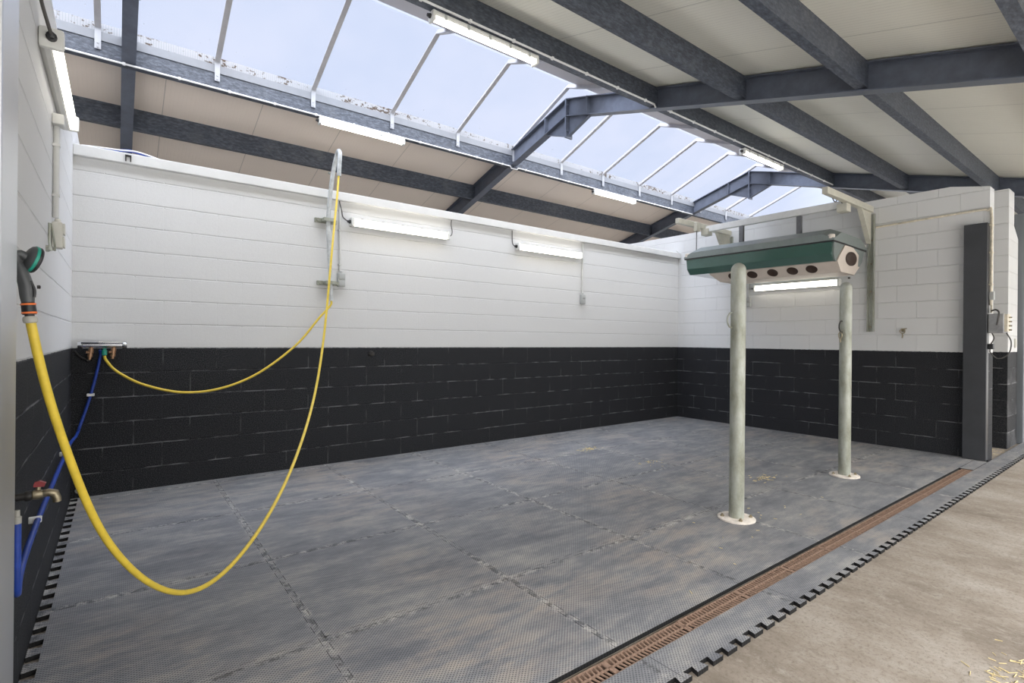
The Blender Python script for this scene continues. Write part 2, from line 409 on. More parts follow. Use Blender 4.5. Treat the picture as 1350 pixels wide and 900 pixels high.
struct(MB().box(-5,17,3.45,3.6,0,3.9), 'wall_outer', M['white_paint'], 'outer wall hidden behind the back wall', 'wall')  # out of view, placed to close off light behind the bay
struct(MB().box(-2.2,-2.0,-3,3.5,0,5.0), 'wall_gable_left', M['white_paint'], 'end wall of the hall hidden past the left wall', 'wall')  # out of view, placed to stop light leaking in on the left
struct(MB().box(-12,30,-40,-7.6,-.02,.012), 'ground', M['yard'], 'pale paved yard outside the open side of the hall', 'ground')  # unseen paving added to bounce daylight up onto the roof sheets
struct(MB().box(17,17.2,-9,3.6,0,5.0), 'wall_gable_right', M['white_paint'], 'end wall of the hall past the far roof bays', 'wall')

RY, RZ, SL = .06, 4.715, .28
def zt(y): return RZ - SL*abs(y-RY)          # top of the steel frames
def roof_sheet(name, y0, y1, mat, label):
    e = .012; th = .035
    m = MB().prism([(y0,zt(y0)+e),(y1,zt(y1)+e),(y1,zt(y1)+e+th),(y0,zt(y0)+e+th)], 'X', -2.2, 17.2)
    struct(m, name, mat, label, 'ceiling')
roof_sheet('ceiling_back', 1.39, 3.55, M['panel_back'], 'tan roof sheeting sloping down behind the back wall')
roof_sheet('ceiling_front', -7.0, -1.41, M['panel_front'], 'cream ribbed roof sheeting over the aisle, right of the skylight')

# ------------------------------------------------------------------ steel portal frames
def portal_frame(x, label):
    th = thing('portal_frame', (x, RY, 0), label, 'beam', 'dark steel roof frames', 'thing')
    th.location = (x, RY, zt(3.4)-.25)
    D, tf, fwid, tw = .25, .012, .06, .004
    for name,y0,y1 in (('rafter',RY,3.44),('rafter',-6.95,RY)):
        m = MB(); g = .003
        ya,yb = (y0+.008,y1) if y0 == RY else (y0,y1-.008)
        for a,b,hw in ((0,tf,fwid),(D-tf,D,fwid),(tf,D-tf,tw)):
            m.prism([(ya,zt(ya)-b),(yb,zt(yb)-b),(yb,zt(yb)-a),(ya,zt(ya)-a)], 'X', x-hw, x+hw)
        ys = RY+.44 if y0 == RY else RY-.42
        for sgn in (-1,1):
            m.prism([(ys-.005,zt(ys)-D+tf),(ys+.005,zt(ys)-D+tf),(ys+.005,zt(ys)+.0),(ys-.005,zt(ys)+.0)], 'X', x+sgn*tw, x+sgn*(fwid+.012))
        m.build(name, M['steel_dark'], th)
    h = MB(); zb = 4.19
    h.prism([(RY+.44,zt(RY+.44)-D),(RY+.006,zb),(RY-.006,zb),(RY-.42,zt(RY-.42)-D),(RY,RZ-D+.004)], 'X', x-.005, x+.005)
    h.prism([(RY+.44,zt(RY+.44)-D-.004),(RY+.42,zt(RY+.44)-D-.012),(RY+.006,zb-.006),(RY+.006,zb+.004)], 'X', x-.028, x+.028)
    h.prism([(RY-.42,zt(RY-.42)-D-.004),(RY-.40,zt(RY-.42)-D-.012),(RY-.006,zb-.006),(RY-.006,zb+.004)], 'X', x-.028, x+.028)
    h.box(x-.064,x+.064,RY-.012,RY+.012,zb-.03,RZ-.004)
    for zz in (4.25,4.36,4.50,4.62):
        for dx in (-.04,.04): h.cyl((x+dx,RY-.03,zz),(x+dx,RY+.03,zz),.011,8)
    h.build('ridge_haunch', M['steel_dark'], th)
FX = [.36, 5.36, 10.36, 15.36]
for x,l in zip(FX, ['dark steel roof frame above the left wall, its rafter upright in view',
                    'dark steel roof frame with ridge haunch over the middle of the bay',
                    'dark steel roof frame with ridge haunch beyond the right wall',
                    'dark steel roof frame deepest in the hall, past the right wall']): portal_frame(x, l)

# ------------------------------------------------------------------ timber purlins (one timber per roof bay)
PUR = [('A',1.37,'low edge of skylight'),('B',2.50,'over tan sheeting behind back wall'),
       ('C',-1.43,'high edge of skylight'),('D',-2.52,'over aisle, first outward from skylight'),
       ('E',-3.60,'over aisle, second outward from skylight'),('F',-4.70,'over aisle, third outward from skylight'),('G',-5.80,'over aisle, farthest outward')]
BAY = ['left of first frame','nearest long bay','bay past middle frame','far bay past right wall']
for key,y,place in PUR:
    for bi,(xa,xb) in enumerate([(-1.98,FX[0]),(FX[0],FX[1]),(FX[1],FX[2]),(FX[2],FX[3])]):
        if key == 'G' and bi in (0,3): continue
        y0,y1 = y-.038,y+.038; zb = zt(y)-(.272 if key == 'A' else .228); gp = -.0115
        m = MB().prism([(y0,zb),(y1,zb),(y1,min(zt(y1),zt(y0)+.3)-gp),(y0,zt(y0)-gp)], 'X', xa+.006, xb-.006)
        tag(m.build('timber_purlin', M['timber']), 'dark timber purlin %s, %s' % (place, BAY[bi]), 'beam', 'dark timber purlins', 'thing')

# ------------------------------------------------------------------ skylight
sk = thing('window_1', (5, RY, 4.3), 'long gabled rooflight of opal sheets along the ridge', 'skylight', None, 'structure')
X0, X1 = -2.0, 16.5
ZE, ZR, YE = 4.43, 4.93, 1.27       # eaves and ridge of the glazing, half width
def zg(y): return ZR - (ZR-ZE)/YE*abs(y-RY)
for sg in (1,-1):
    ya,yb = RY, RY+sg*(YE+.09)
    p = MB().prism([(ya,zg(ya)),(yb,zg(yb)),(yb,zg(yb)+.016),(ya,zg(ya)+.016)], 'X', X0, X1)
    p.build('pane', M['pane'], sk)
for sg,y in ((1,1.3265),(-1,RY-YE-.12)):
    k = MB(); z0 = zt(y)+.0
    k.box(X0,X1,y-.004,y+.004,4.258 if sg > 0 else 4.33,4.345)
    k.build('kerb_trim', M['alu_white'], sk)
    c = MB().box(X0,X1,y-.003,y+.003,4.345,zg(y)-.002); c.build('filler_strip', M['comb'], sk)
rs = MB().prism([(RY-.17,zg(RY-.17)-.012),(RY-.72,zg(RY-.72)-.006),(RY-.72,zg(RY-.72)-.001),(RY-.17,zg(RY-.17)-.007)], 'X', X0, X1)
rs.build('ridge_strip', M['ridge'], sk)
xb = .11
k = 0
while xb < 13.5:
    b = MB()
    for sg in (1,-1):
        e = RY+sg*(YE+.03); hw = .027
        b.prism([(RY,ZR-.055),(e,zg(e)-.055),(e,zg(e)-.003),(RY,ZR-.003)], 'X', xb-.004, xb+.004)
        b.prism([(RY,ZR-.062),(e,zg(e)-.062),(e,zg(e)-.054),(RY,ZR-.054)], 'X', xb-hw, xb+hw)
    bar = b.build('glazing_bar', M['alu'], sk)
    q = MB(); yk = RY+YE-.02; ya = 1.318
    q.prism([(yk,zg(yk)-.060),(ya-.004,zg(yk)-.075),(ya-.004,4.165),(ya,4.165),(ya,zg(yk)-.07),(yk,zg(yk)-.055)], 'X', xb-.026, xb+.026)
    for zz in (4.185,4.225): q.cyl((xb,ya-.010,zz),(xb,ya-.003,zz),.009,8)
    q.build('strap_bracket', M['bracket'], bar)
    xb += 1.047; k += 1

# ------------------------------------------------------------------ batten lamps
def make_lamp():
    """local: back on y = 0 facing -y, 1.165 long along x"""
    th = thing('batten_lamp', (0,0,0), '', 'lamp', 'lit batten lamps', 'thing')
    h = .5825
    b = MB().prism([(0,-.030),(0,.036),(-.020,.046),(-.040,.046),(-.046,.038),(-.046,-.040),(-.040,-.046),(-.020,-.044)], 'X', -h+.012, h-.012)
    b.build('housing', M['lamp_white'], th)
    d = MB(); prof = [(-.0455,.038)] + [(-.046-.031*math.sin(a), .037*math.cos(a)) for a in [i*PI/10 for i in range(0,11)]] + [(-.0455,-.038)]
    d.prism(prof, 'X', -h+.03, h-.03); d.build('diffuser', M['lamp_glow'], th, smooth=True)
    for sx in (-1,1):
        e = MB().cbox(min(sx*h,sx*(h-.032)), max(sx*h,sx*(h-.032)), -.088, .0, -.047, .047, .012)
        e.build('end_cap', M['lamp_white'], th, smooth=True)
    for i in range(5):
        x = -.46+.23*i
        c = MB().box(x-.012,x+.012,-.054,-.012,.046,.050); c.box(x-.012,x+.012,-.054,-.050,.030,.050); c.build('clip', M['switch_grey'], th)
    g = MB().lathe([(.020,0),(.020,.012),(.014,.014),(.014,.03),(.007,.034)], (-h,-.045,0), (-1,0,0), 12)
    g.build('cable_gland', M['black_plastic'], th, smooth=True)
    return th
lamp0 = make_lamp()
LAMPS = [((2.775,-.0005,2.50),(0,0,0),'lit batten lamp on the back wall beside the hose pipe'),
         ((4.95,-.0005,2.50),(0,0,0),'lit batten lamp on the back wall, the right one of its two'),
         ((7.8995,-1.93,2.095),(0,0,-PI/2),'lit batten lamp on the right wall under the green solarium'),
         ((.0005,-1.70,2.60),(0,0,PI/2),'lit batten lamp high on the left wall'),
         ((2.86,1.345,zt(1.37)-.276),(PI/2,0,0),'lit batten lamp under the low skylight purlin, above the hose pipe'),
         ((7.79,1.345,zt(1.37)-.276),(PI/2,0,0),'lit batten lamp under the low skylight purlin, farther right near the solarium'),
         ((2.95,-1.41,zt(-1.43)-.232),(PI/2,0,0),'lit batten lamp under the high skylight purlin, nearest the camera'),
         ((7.95,-1.41,zt(-1.43)-.232),(PI/2,0,0),'lit batten lamp under the high skylight purlin, far end near the second frame')]
for i,(l,r,lab) in enumerate(LAMPS):
    o = lamp0 if i == 0 else copy_tree(lamp0)
    o.location = l; o.rotation_euler = r; o['label'] = lab

# ------------------------------------------------------------------ cables and conduits at the roof
for y,lab in ((1.315,'white cable conduit along the bottom of the low skylight purlin'),(-1.375,'white cable conduit along the bottom of the high skylight purlin')):
    yy = 1.37 if y > 0 else -1.43; z = zt(yy)-(.266 if y > 0 else .222)
    m = MB(); yf = yy-.050 if y > 0 else yy-.050
    m.tube([(-1.9,yf,z),(5.28,yf,z)], .010, 8)
    m.tube([(5.44,yf,z),(10.28,yf,z)], .010, 8)
    m.tube([(5.28,yf,z),(5.30,yf,z-.03),(5.42,yf,z-.03),(5.44,yf,z)], .009, 8)
    x = -1.6
    while x < 10.2:
        if abs(x-5.36) > .15: m.box(x-.012,x+.012,yf-.013,yf+.013,z-.013,z+.013)
        x += .48
    tag(m.build('cable_conduit', M['cable_white']), lab, 'conduit', None, 'thing')

# ------------------------------------------------------------------ steel columns
def column(x0, x1, label, mt='column_steel'):
    m = MB().cbox(x0,x1,-3.97,-3.77,.021,2.62,.006)
    o = m.build('steel_column', M[mt]); return tag(o, label, 'column', 'grey steel columns', 'thing')
column(W-.101, W-.001, 'dark grey column at the front end of the right wall')
M['post_metal'] = simple('satin_metal_post', (.74,.76,.79), .40, 1., .02, 3)
column(.001, .109, 'grey post at the left edge of the view, in front of the spray gun', 'post_metal')

# ------------------------------------------------------------------ rubber mats
def dovetail(n_teeth, length, depth, k1=.20, k2=.29):
    """offsets along an edge: list of (s, d); teeth reach +depth"""
    p = length/n_teeth; out = [(0,0)]
    for i in range(n_teeth):
        c = p*(i+.5); a = p*k1; b = p*k2
        out += [(c-a,0),(c-b,depth),(c+b,depth),(c+a,0)]
    return out+[(length,0)]
GAP = .0009
def mat(x0, x1, y0, y1, teeth, z=.02):
    """teeth: dict side -> (count, sign) side in left,right,near,far; sign +1 tooth outward, -1 notch inward"""
    pts = []
    def edge(side, length):
        t = teeth.get(side)
        if not t: return [(0,0),(length,0)]
        n,sg = t[:2]; d = t[2] if len(t) > 2 else .028; kk = t[3:] if len(t) > 3 else (.20,.29)
        return [(s, (d*sg if dd else 0)) for s,dd in dovetail(n,length,d,*kk)]
    g = GAP
    for s,d in edge('near', x1-x0): pts.append(((x0+s, y0-d+g),'x'))
    for s,d in edge('right', y1-y0): pts.append(((x1+d-g, y0+s),'y'))
    for s,d in reversed(edge('far', x1-x0)): pts.append(((x0+s, y1+d-g),'x'))
    for s,d in reversed(edge('left', y1-y0)): pts.append(((x0-d+g, y0+s),'y'))
    q = []
    for p,ax in pts:
        p = (min(max(p[0],x0+g),x1-g),p[1]) if ax == 'x' else (p[0],min(max(p[1],y0+g),y1-g))
        if not q or (Vector(p)-Vector(q[-1])).length > 1e-5: q.append(p)
    if (Vector(q[0])-Vector(q[-1])).length < 1e-5: q.pop()
    n = len(q); tri = tessellate_polygon([[Vector((p[0],p[1],0)) for p in q]])
    fs = [[i,(i+1)%n,(i+1)%n+n,i+n] for i in range(n)]
    for a,b,c in tri: fs += [[a+n,b+n,c+n],[c,b,a]]
    return MB().add([(p[0],p[1],.0005) for p in q]+[(p[0],p[1],z) for p in q], fs)
XS = [.002,.97,1.94,2.90,3.87,4.84,5.81,6.78,7.895]; YS = [-3.875,-3.11,-2.13,-1.12,-.003]
ORD = ['first','second','third','fourth','fifth','sixth','seventh','eighth']
ROWN = ['row along the drain','second row from the drain','third row from the drain','row along the back wall']
for j in range(4):
    for i in range(8):
        nt_ = 7 if j == 0 else 9
        te = {}
        te['right'] = (nt_,1) if i < 7 else None
        te['left'] = (nt_,-1) if i > 0 else (nt_-1,-1,.045)
        te['far'] = (9,1) if j < 3 else None
        te['near'] = (9,-1) if j > 0 else None
        te = {k:v for k,v in te.items() if v}
        m = mat(XS[i],XS[i+1],YS[j],YS[j+1],te)
        tag(m.build('rubber_mat', M['rubber']), 'grey rubber mat, %s from left wall in the %s' % (ORD[i],ROWN[j]), 'mat', 'interlocking rubber floor mats', 'thing')
xs = [.06+.97*i for i in range(12)]
for i in range(11):
    te = {'near': (9,-1,.034,.17,.27)}
    m = mat(xs[i],xs[i+1],-4.172,-3.9905,te) 
    ordn = ['first','second','third','fourth','fifth','sixth','seventh','eighth','ninth','tenth','eleventh'][i]
    tag(m.build('rubber_edge_mat', M['rubber']), 'narrow rubber strip with notched edge before the drain, %s from the left' % ordn, 'mat', 'rubber strips before the drain', 'thing')
tag(mat(7.18,7.79,-3.988,-3.8775,{}).build('rubber_offcut', M['rubber']), 'dark rubber offcut at the far end of the drain by the column', 'mat')

# ------------------------------------------------------------------ drain gratings
def make_grate():
    L = .488; m = MB(); z0,z1 = .0105,.0155; ya,yb = -.0445,.0445
    m.box(0,L,ya,ya+.007,-.03,z1); m.box(0,L,yb-.007,yb,-.03,z1); m.box(0,L,-.004,.004,z0,z1)
    m.box(0,.012,ya,yb,z0,z1); m.box(L-.012,L,ya,yb,z0,z1)
    n = 21; p = (L-.024)/n
    for i in range(1,n):
        x = .012+p*i
        for y0,y1,sh in ((ya+.006,-.003,.003),(.003,yb-.006,-.003)):
            m.add([(x-.0037+sh,y0,z0),(x+.0037+sh,y0,z0),(x+.0037-sh,y1,z0),(x-.0037-sh,y1,z0),
                   (x-.0037+sh,y0,z1),(x+.0037+sh,y0,z1),(x+.0037-sh,y1,z1),(x-.0037-sh,y1,z1)],
                  [(3,2,1,0),(4,5,6,7),(0,1,5,4),(1,2,6,5),(2,3,7,6),(3,0,4,7)])
    return m.build('drain_grate', M['rust'], origin=(0,0,0))
g0 = make_grate()
for i in range(14):
    o = g0 if i == 0 else copy_tree(g0)
    o.location = (.36+.4895*i-.0, -3.9435+random.uniform(-.001,.001), random.uniform(-.001,.0015)); o.rotation_euler.z = random.uniform(-.003,.003)
    n = 14-i
    tag(o, 'rusty cast iron drain grate, %s from the dark column end of the channel' %
        ['last','first','second','third','fourth','fifth','sixth','seventh','eighth','ninth','tenth','eleventh','twelfth','thirteenth','fourteenth'][n], 'grate', 'rusty drain gratings', 'thing')

# ------------------------------------------------------------------ galvanised posts
def make_post(x, y, h, label, ring):
    th = thing('tether_post', (x,y,.02), label, 'post', 'galvanised tether posts', 'thing')
    r = .0515
    prof = [(r,0)] + [(r,h-.055)] + [(r*math.cos(a),h-.055+.055*math.sin(a)) for a in [i*PI/16 for i in range(1,8)]] + [(.002,h)]
    MB().lathe(prof, (x,y,.034), (0,0,1), 32).build('tube', M['galv'], th, smooth=True)
    MB().lathe([(.128,0),(.128,.010),(.122,.014),(r,.014)], (x,y,.0205), (0,0,1), 40).build('base_plate', M['base_plate'], th, smooth=True)
    for k in range(4):
        a = PI/4+k*PI/2; bx,by = x+.098*math.cos(a), y+.098*math.sin(a)
        MB().lathe([(.013,0),(.013,.010),(.007,.010),(.007,.020)], (bx,by,.0345), (0,0,1), 6).build('anchor_bolt', M['brass'], th)
    # tether ring: D-shaped loop standing out of the side
    a = ring; d = Vector((math.cos(a),math.sin(a),0)); c = Vector((x,y,1.45))+d*r
    pts = [c+Vector((0,0,.052))-d*.006, c+Vector((0,0,.050))+d*.018, c+Vector((0,0,.024))+d*.036, c+d*.040, c+Vector((0,0,-.024))+d*.036, c+Vector((0,0,-.050))+d*.018, c+Vector((0,0,-.052))-d*.006]
    MB().tube(pts, .0062, 10, 5).build('tether_ring', M['iron_pipe'] if h > 1.825 and x > 5 else M['galv'], th, smooth=True)
    return th
p1 = make_post(3.845,-3.335,1.83,'galvanised post nearer the camera, in front of the green solarium', math.radians(158))
p2 = make_post(5.845,-3.305,1.845,'galvanised post farther right, with a snap clip on its ring', math.radians(165))
c = MB(); rr = Vector((math.cos(math.radians(165)),math.sin(math.radians(165)),0)); b = Vector((5.845,-3.305,1.40))+rr*.075
c.tube([b+Vector((0,0,0)), b+Vector((0,.014,-.02)), b+Vector((0,.012,-.05)), b+Vector((0,0,-.065)), b+Vector((0,-.012,-.05)), b+Vector((0,-.014,-.02)), b], .004, 8, 4)
c.cyl(b+Vector((0,0,-.062)), b+Vector((0,0,-.10)), .006, 10)
tag(c.build('snap_clip', M['brass'], smooth=True), 'small snap clip hanging from the ring of the farther post', 'clip')

# ------------------------------------------------------------------ horse solarium and its wall frame
th = thing('horse_solarium', (0,0,0), 'long green and grey solarium lamp hanging above the posts', 'solarium')
HL = .93
def slab(poly, y0, y1, name, mat, par=th, smooth=False): return MB().prism(poly, 'Y', y0, y1).build(name, mat, par, smooth=smooth)
# cover: chamfered at both ends
cv = MB(); outer = [(-.55,2.47),(-.55,2.53),(-.32,2.625),(.32,2.625),(.55,2.53),(.55,2.47)]
def ring(y, k, dz): return [(x*k, y, z+dz) for x,z in outer]
secs = [ring(-HL-.02,.99,-.055), ring(-HL+.10,1.,0.), ring(HL-.10,1.,0.), ring(HL+.02,.99,-.055)]
# lower lip stays level
for s_ in secs:
    s_[0] = (s_[0][0],s_[0][1],2.455); s_[-1] = (s_[-1][0],s_[-1][1],2.455)
vs = [v for s_ in secs for v in s_]; n = 6
fs = [[i*n+k,i*n+(k+1)%n,(i+1)*n+(k+1)%n,(i+1)*n+k] for i in range(3) for k in range(n)] + [list(range(n)),[3*n+k for k in range(n)]]
cov = MB().add(vs,fs).build('cover', M['solar_grey'], th)
for sx in (-1,1):
    for sy in (-1,1):
        MB().lathe([(.028,0),(.036,.012),(.036,.05),(.02,.06)], (sx*.515,sy*(HL-.02),2.47), (0,0,1), 16).build('corner_cap', M['base_plate'], cov, smooth=True)
def slant(z): return -HL+.01+(2.455-z)*.12       # the near end leans in a little
def slab2(poly, off0, off1, name, mat, par):
    """polygon prism whose near end follows the undercut; off1 None = runs to the far end"""
    n = len(poly); vs = [(x,slant(z)+off0,z) for x,z in poly] + [(x,(slant(z)+off1) if off1 is not None else HL-.01,z) for x,z in poly]
    fs = [list(range(n)),list(range(n,2*n))] + [[i,(i+1)%n,(i+1)%n+n,i+n] for i in range(n)]
    return MB().add(vs,fs).build(name, mat, par)
body = [(-.53,2.455),(-.50,2.31),(-.42,2.235),(.42,2.235),(.50,2.31),(.53,2.455)]
slab2(body, 0, None, 'shell', M['solar_green'], th)
slab([(-.545,2.455),(-.545,2.44),(.545,2.44),(.545,2.455)], -HL-.012, HL+.012, 'gasket', M['black_plastic'])
slab2([(-.50,2.44),(-.47,2.31),(-.40,2.24),(.40,2.24),(.47,2.31),(.50,2.44)], -.016, -.001, 'end_plate', M['solar_grey'], th)
slab([(-.50,2.44),(-.48,2.31),(-.41,2.24),(.41,2.24),(.48,2.31),(.50,2.44)], HL-.008, HL+.010, 'end_plate', M['solar_grey'])
tr = MB(); ty1 = HL-.25; f0 = slant(2.236)-.03; f1 = slant(2.125)-.03
tr.add([(-.36,f0,2.236),(.36,f0,2.236),(.36,ty1,2.236),(-.36,ty1,2.236),(-.22,f1,2.125),(.22,f1,2.125),(.22,ty1-.1,2.125),(-.22,ty1-.1,2.125)],
       [(0,1,2,3),(4,5,6,7),(0,1,5,4),(1,2,6,5),(2,3,7,6),(3,0,4,7)])
pl = [(-.37,2.236),(-.33,2.30),(-.20,2.435),(.06,2.435),(.27,2.37),(.30,2.20),(.20,2.125),(-.22,2.125)]; n = len(pl)
tr.add([(x,slant(z)-.032,z) for x,z in pl]+[(x,slant(z)-.018,z) for x,z in pl], [list(range(n)),list(range(n,2*n))]+[[i,(i+1)%n,(i+1)%n+n,i+n] for i in range(n)])
tray = tr.build('fan_tray', M['solar_cream'], th)
nrm = Vector((-(2.236-2.125),0,-.14)).normalized()
for v in (.36,.10,-.16,-.40,-.62):
    o = Vector((-.29,v,2.1805))
    MB().lathe([(.064,-.003),(.064,.005),(.052,.005),(.048,.002)], o, nrm, 24).build('fan_port', M['dark_hole'], tray, smooth=True)
en = Vector((0,-1,-.12)).normalized()
ov = MB().lathe([(.082,-.004),(.082,.008),(.068,.008),(.064,.003)], (0.,slant(2.30)-.033,2.30), en, 32)
for p_ in ov.v: p_.x = .03+p_.x*2.1          # the port is a wide oval
ov.build('fan_port', M['dark_hole'], tray, smooth=True)
for v in (-.38,.37):
    m = MB().box(-.072,-.028,v-.028,v+.028,2.61,2.899); m.box(-.10,.0,v-.03,v+.03,2.622,2.636); m.build('hanger_strap', M['strap'], th)
th.location = (7.20,-1.91,0); th.rotation_euler.z = math.radians(2.0)

def wall_arm(y, label, x_end, plate):
    a = thing('wall_bracket', (7.86,y,1.44 if plate else 2.5), label, 'bracket', 'wall arms of the solarium', 'thing')
    ch = MB(); zl = 1.44 if plate else 2.45
    ch.prism([(7.898,-.038+y),(7.898,.038+y),(7.862,.038+y),(7.862,.026+y),(7.890,.026+y),(7.890,-.026+y),(7.862,-.026+y),(7.862,-.038+y)], 'Z', zl, 2.93)
    up = ch.build('upright', M['galv'], a)
    for z in (1.5,1.95,2.3,2.6):
        if z > zl: MB().cyl((7.89,y,z),(7.872,y,z),.009,8).build('bolt', M['brass'], up)
    bm_ = MB().cbox(x_end,7.862,y-.032,y+.032,2.945,3.02,.006); bm_.build('arm', M['cream_steel'], a)
    g = MB().prism([(7.862,2.945),(7.862,2.55),(7.80,2.55),(7.50,2.945)], 'Y', y-.004, y+.004)
    g.prism([(7.80,2.55),(7.50,2.945),(7.485,2.945),(7.785,2.55)], 'Y', y-.026, y+.026)
    g.build('gusset', M['cream_steel'], a)
wall_arm(-2.85, 'galvanised wall arm at the near end of the solarium with long upright', 6.50, True)
wall_arm(-.95, 'cream wall arm at the far end of the solarium near the corner', 6.50, False)
rl = thing('hanging_rail', (7.15,-1.9,2.87), 'white rail between the two wall arms carrying the solarium', 'rail')
m = MB().cbox(7.12,7.18,-2.80,-1.0,2.90,2.985,.005); m.build('rail', M['rail_white'], rl)
for y in (-2.80,-1.0):
    MB().cbox(7.09,7.21,y-.055,y+.055,2.85,2.944,.004).build('end_bracket', M['cream_steel'], rl)
wi = thing('cord_pulley', (6.88,-.95,2.85), 'pale pulley box on the far arm with a cord down to the solarium', 'pulley')
MB().cbox(6.84,6.92,-1.04,-.984,2.87,3.0,.008).build('pulley_box', M['cream_steel'], wi)
MB().tube([(6.88,-1.01,2.87),(6.86,-1.02,2.5)], .006, 8).build('cord', M['cable_dark'], wi)
cb = MB().tube([(6.75,-2.81,3.0),(6.9,-2.80,2.93),(7.03,-2.795,3.0),(7.16,-2.80,2.93),(7.3,-2.81,2.99)], .006, 8, 5)
tag(cb.build('power_cable', M['cable_dark'], smooth=True), 'dark cable looped around the near wall arm', 'cable')

# ------------------------------------------------------------------ switches and conduits on the walls
def switch(loc, rotz, label, mat):
    """local: back on y=0 facing -y"""
    s = thing('double_switch', (0,0,0), label, 'switch', 'surface switch boxes', 'thing')
    MB().cbox(-.038,.038,-.045,0,-.070,.070,.008).build('box', mat, s, smooth=True)
    for z in (.035,-.035):
        MB().cbox(-.031,.031,-.054,-.044,z-.029,z+.029,.004).build('rocker', mat, s, smooth=True)
    MB().lathe([(.014,0),(.014,.014),(.011,.02)], (0,-.022,.070), (0,0,1), 12).build('gland', mat, s, smooth=True)
    s.location = loc; s.rotation_euler.z = rotz
    return s
switch((2.108,-.002,1.893), 0, 'grey double switch box on the back wall beside the hose pipe', M['switch_grey'])
switch((5.587,-.002,1.885), 0, 'grey double switch box on the back wall right of the lamps', M['switch_grey'])
switch((7.898,-1.255,1.893), -PI/2, 'grey double switch box on the right wall left of the lamp', M['switch_grey'])
switch((.002,-1.60,1.835), PI/2, 'cream double switch box on the left wall near the corner', M['switch_cream'])
def run(pts, r, name, mat, label, cat, clips=(), sm=0):
    m = MB().tube(pts, r, 10, sm)
    for c in clips: m.box(c[0]-.016,c[0]+.016,c[1]-.016,c[1]+.016,c[2]-.007,c[2]+.007)
    return tag(m.build(name, mat, smooth=True), label, cat, None, 'thing')
run([(2.098,-.016,1.985),(2.092,-.016,2.64)], .012, 'conduit_pipe', M['conduit'], 'thin grey conduit rising from the switch beside the hose pipe', 'conduit', [(2.096,-.016,2.05),(2.093,-.016,2.4)])
run([(2.085,-.02,2.70),(2.09,-.03,2.66),(2.11,-.02,2.60),(2.12,-.03,2.54),(2.16,-.05,2.50)], .006, 'lamp_cable', M['cable_dark'], 'dark cable from the ledge down to the lamp beside the hose pipe', 'cable', (), 4)
run([(3.41,-.02,2.70),(3.40,-.03,2.64),(3.415,-.03,2.57),(3.40,-.04,2.52),(3.362,-.045,2.50)], .005, 'lamp_cable', M['cable_dark'], 'dark cable at the right end of the lamp beside the hose pipe', 'cable', (), 4)
run([(4.31,-.02,2.70),(4.31,-.025,2.56),(4.32,-.04,2.51),(4.35,-.048,2.50)], .006, 'lamp_cable', M['cable_dark'], 'dark cable at the left end of the right lamp on the back wall', 'cable', (), 4)
run([(5.587,-.016,1.98),(5.59,-.016,2.70)], .012, 'conduit_pipe', M['conduit'], 'thin white conduit rising from the right switch on the back wall', 'conduit', [(5.589,-.016,2.2),(5.59,-.016,2.55)])
run([(7.884,-1.255,1.985),(7.884,-1.255,2.34)], .011, 'conduit_pipe', M['conduit'], 'thin conduit above the switch on the right wall', 'conduit', [(7.884,-1.255,2.1)])
run([(.016,-1.60,1.93),(.016,-1.60,2.42)], .014, 'conduit_pipe', M['conduit'], 'pale conduit between the left wall lamp and its switch', 'conduit', [(.016,-1.60,2.05),(.016,-1.60,2.32)])
jb = MB().cbox(.0005,.05,-1.66,-1.585,2.42,2.475,.005); tag(jb.build('junction_box', M['conduit']), 'small white junction box above the conduit on the left wall', 'box')
run([(.012,-2.62,2.90),(.014,-2.52,2.80),(.02,-2.42,2.70),(.04,-2.35,2.62),(.047,-2.316,2.60)], .007, 'lamp_cable', M['cable_dark'], 'grey cable dropping to the lamp on the left wall', 'cable', (), 5)
# tie hook on left wall
m = MB().tube([(.014,-1.90,1.85),(.014,-1.895,1.76),(.02,-1.885,1.715)], .006, 8, 3); m.tube([(.02,-1.90,1.85),(.03,-1.86,1.76),(.03,-1.83,1.725)], .005, 8, 3)
m.lathe([(.016,0),(.016,.012),(.008,.02)], (.0,-1.885,1.725), (1,0,0), 12); m.lathe([(.01,0),(.01,.01),(.006,.03)], (.0,-1.835,1.73), (1,0,0), 12)
tag(m.build('tie_hook', M['galv'], smooth=True), 'thin metal tie hook on the left wall beside the cream switch', 'hook')
m = MB().lathe([(.008,0),(.008,.01),(.004,.012)], (0,-2.217,1.509), (1,0,0), 10); tag(m.build('wall_screw', M['iron_pipe']), 'small dark screw in the white left wall behind the spray gun', 'screw')
# right wall ring
m = MB().lathe([(.022,0),(.022,.006),(.010,.008),(.010,.03)], (W,-3.19,1.455), (-1,0,0), 14)
m.tube([(7.872,-3.19,1.468)]+[(7.868-.006*math.cos(a),-3.19+.026*math.sin(a),1.442+.026*math.cos(a)) for a in [i*PI/6 for i in range(1,12)]]+[(7.872,-3.19,1.468)], .005, 8)
m.tube([(7.862,-3.19,1.418),(7.858,-3.195,1.39),(7.858,-3.19,1.36)], .007, 8); m.tube([(7.87,-3.175,1.47),(7.86,-3.235,1.475)], .005, 8)
tag(m.build('tether_ring_hook', M['brass'], smooth=True), 'small metal tether ring with clip on the white right wall', 'hook')
m = MB().lathe([(.012,0),(.012,.02),(.006,.024)], (W,-2.60,2.145), (-1,0,0), 10)
tag(m.build('wall_plug', M['iron_pipe']), 'small dark plug on the right wall beside the lamp end', 'plug')
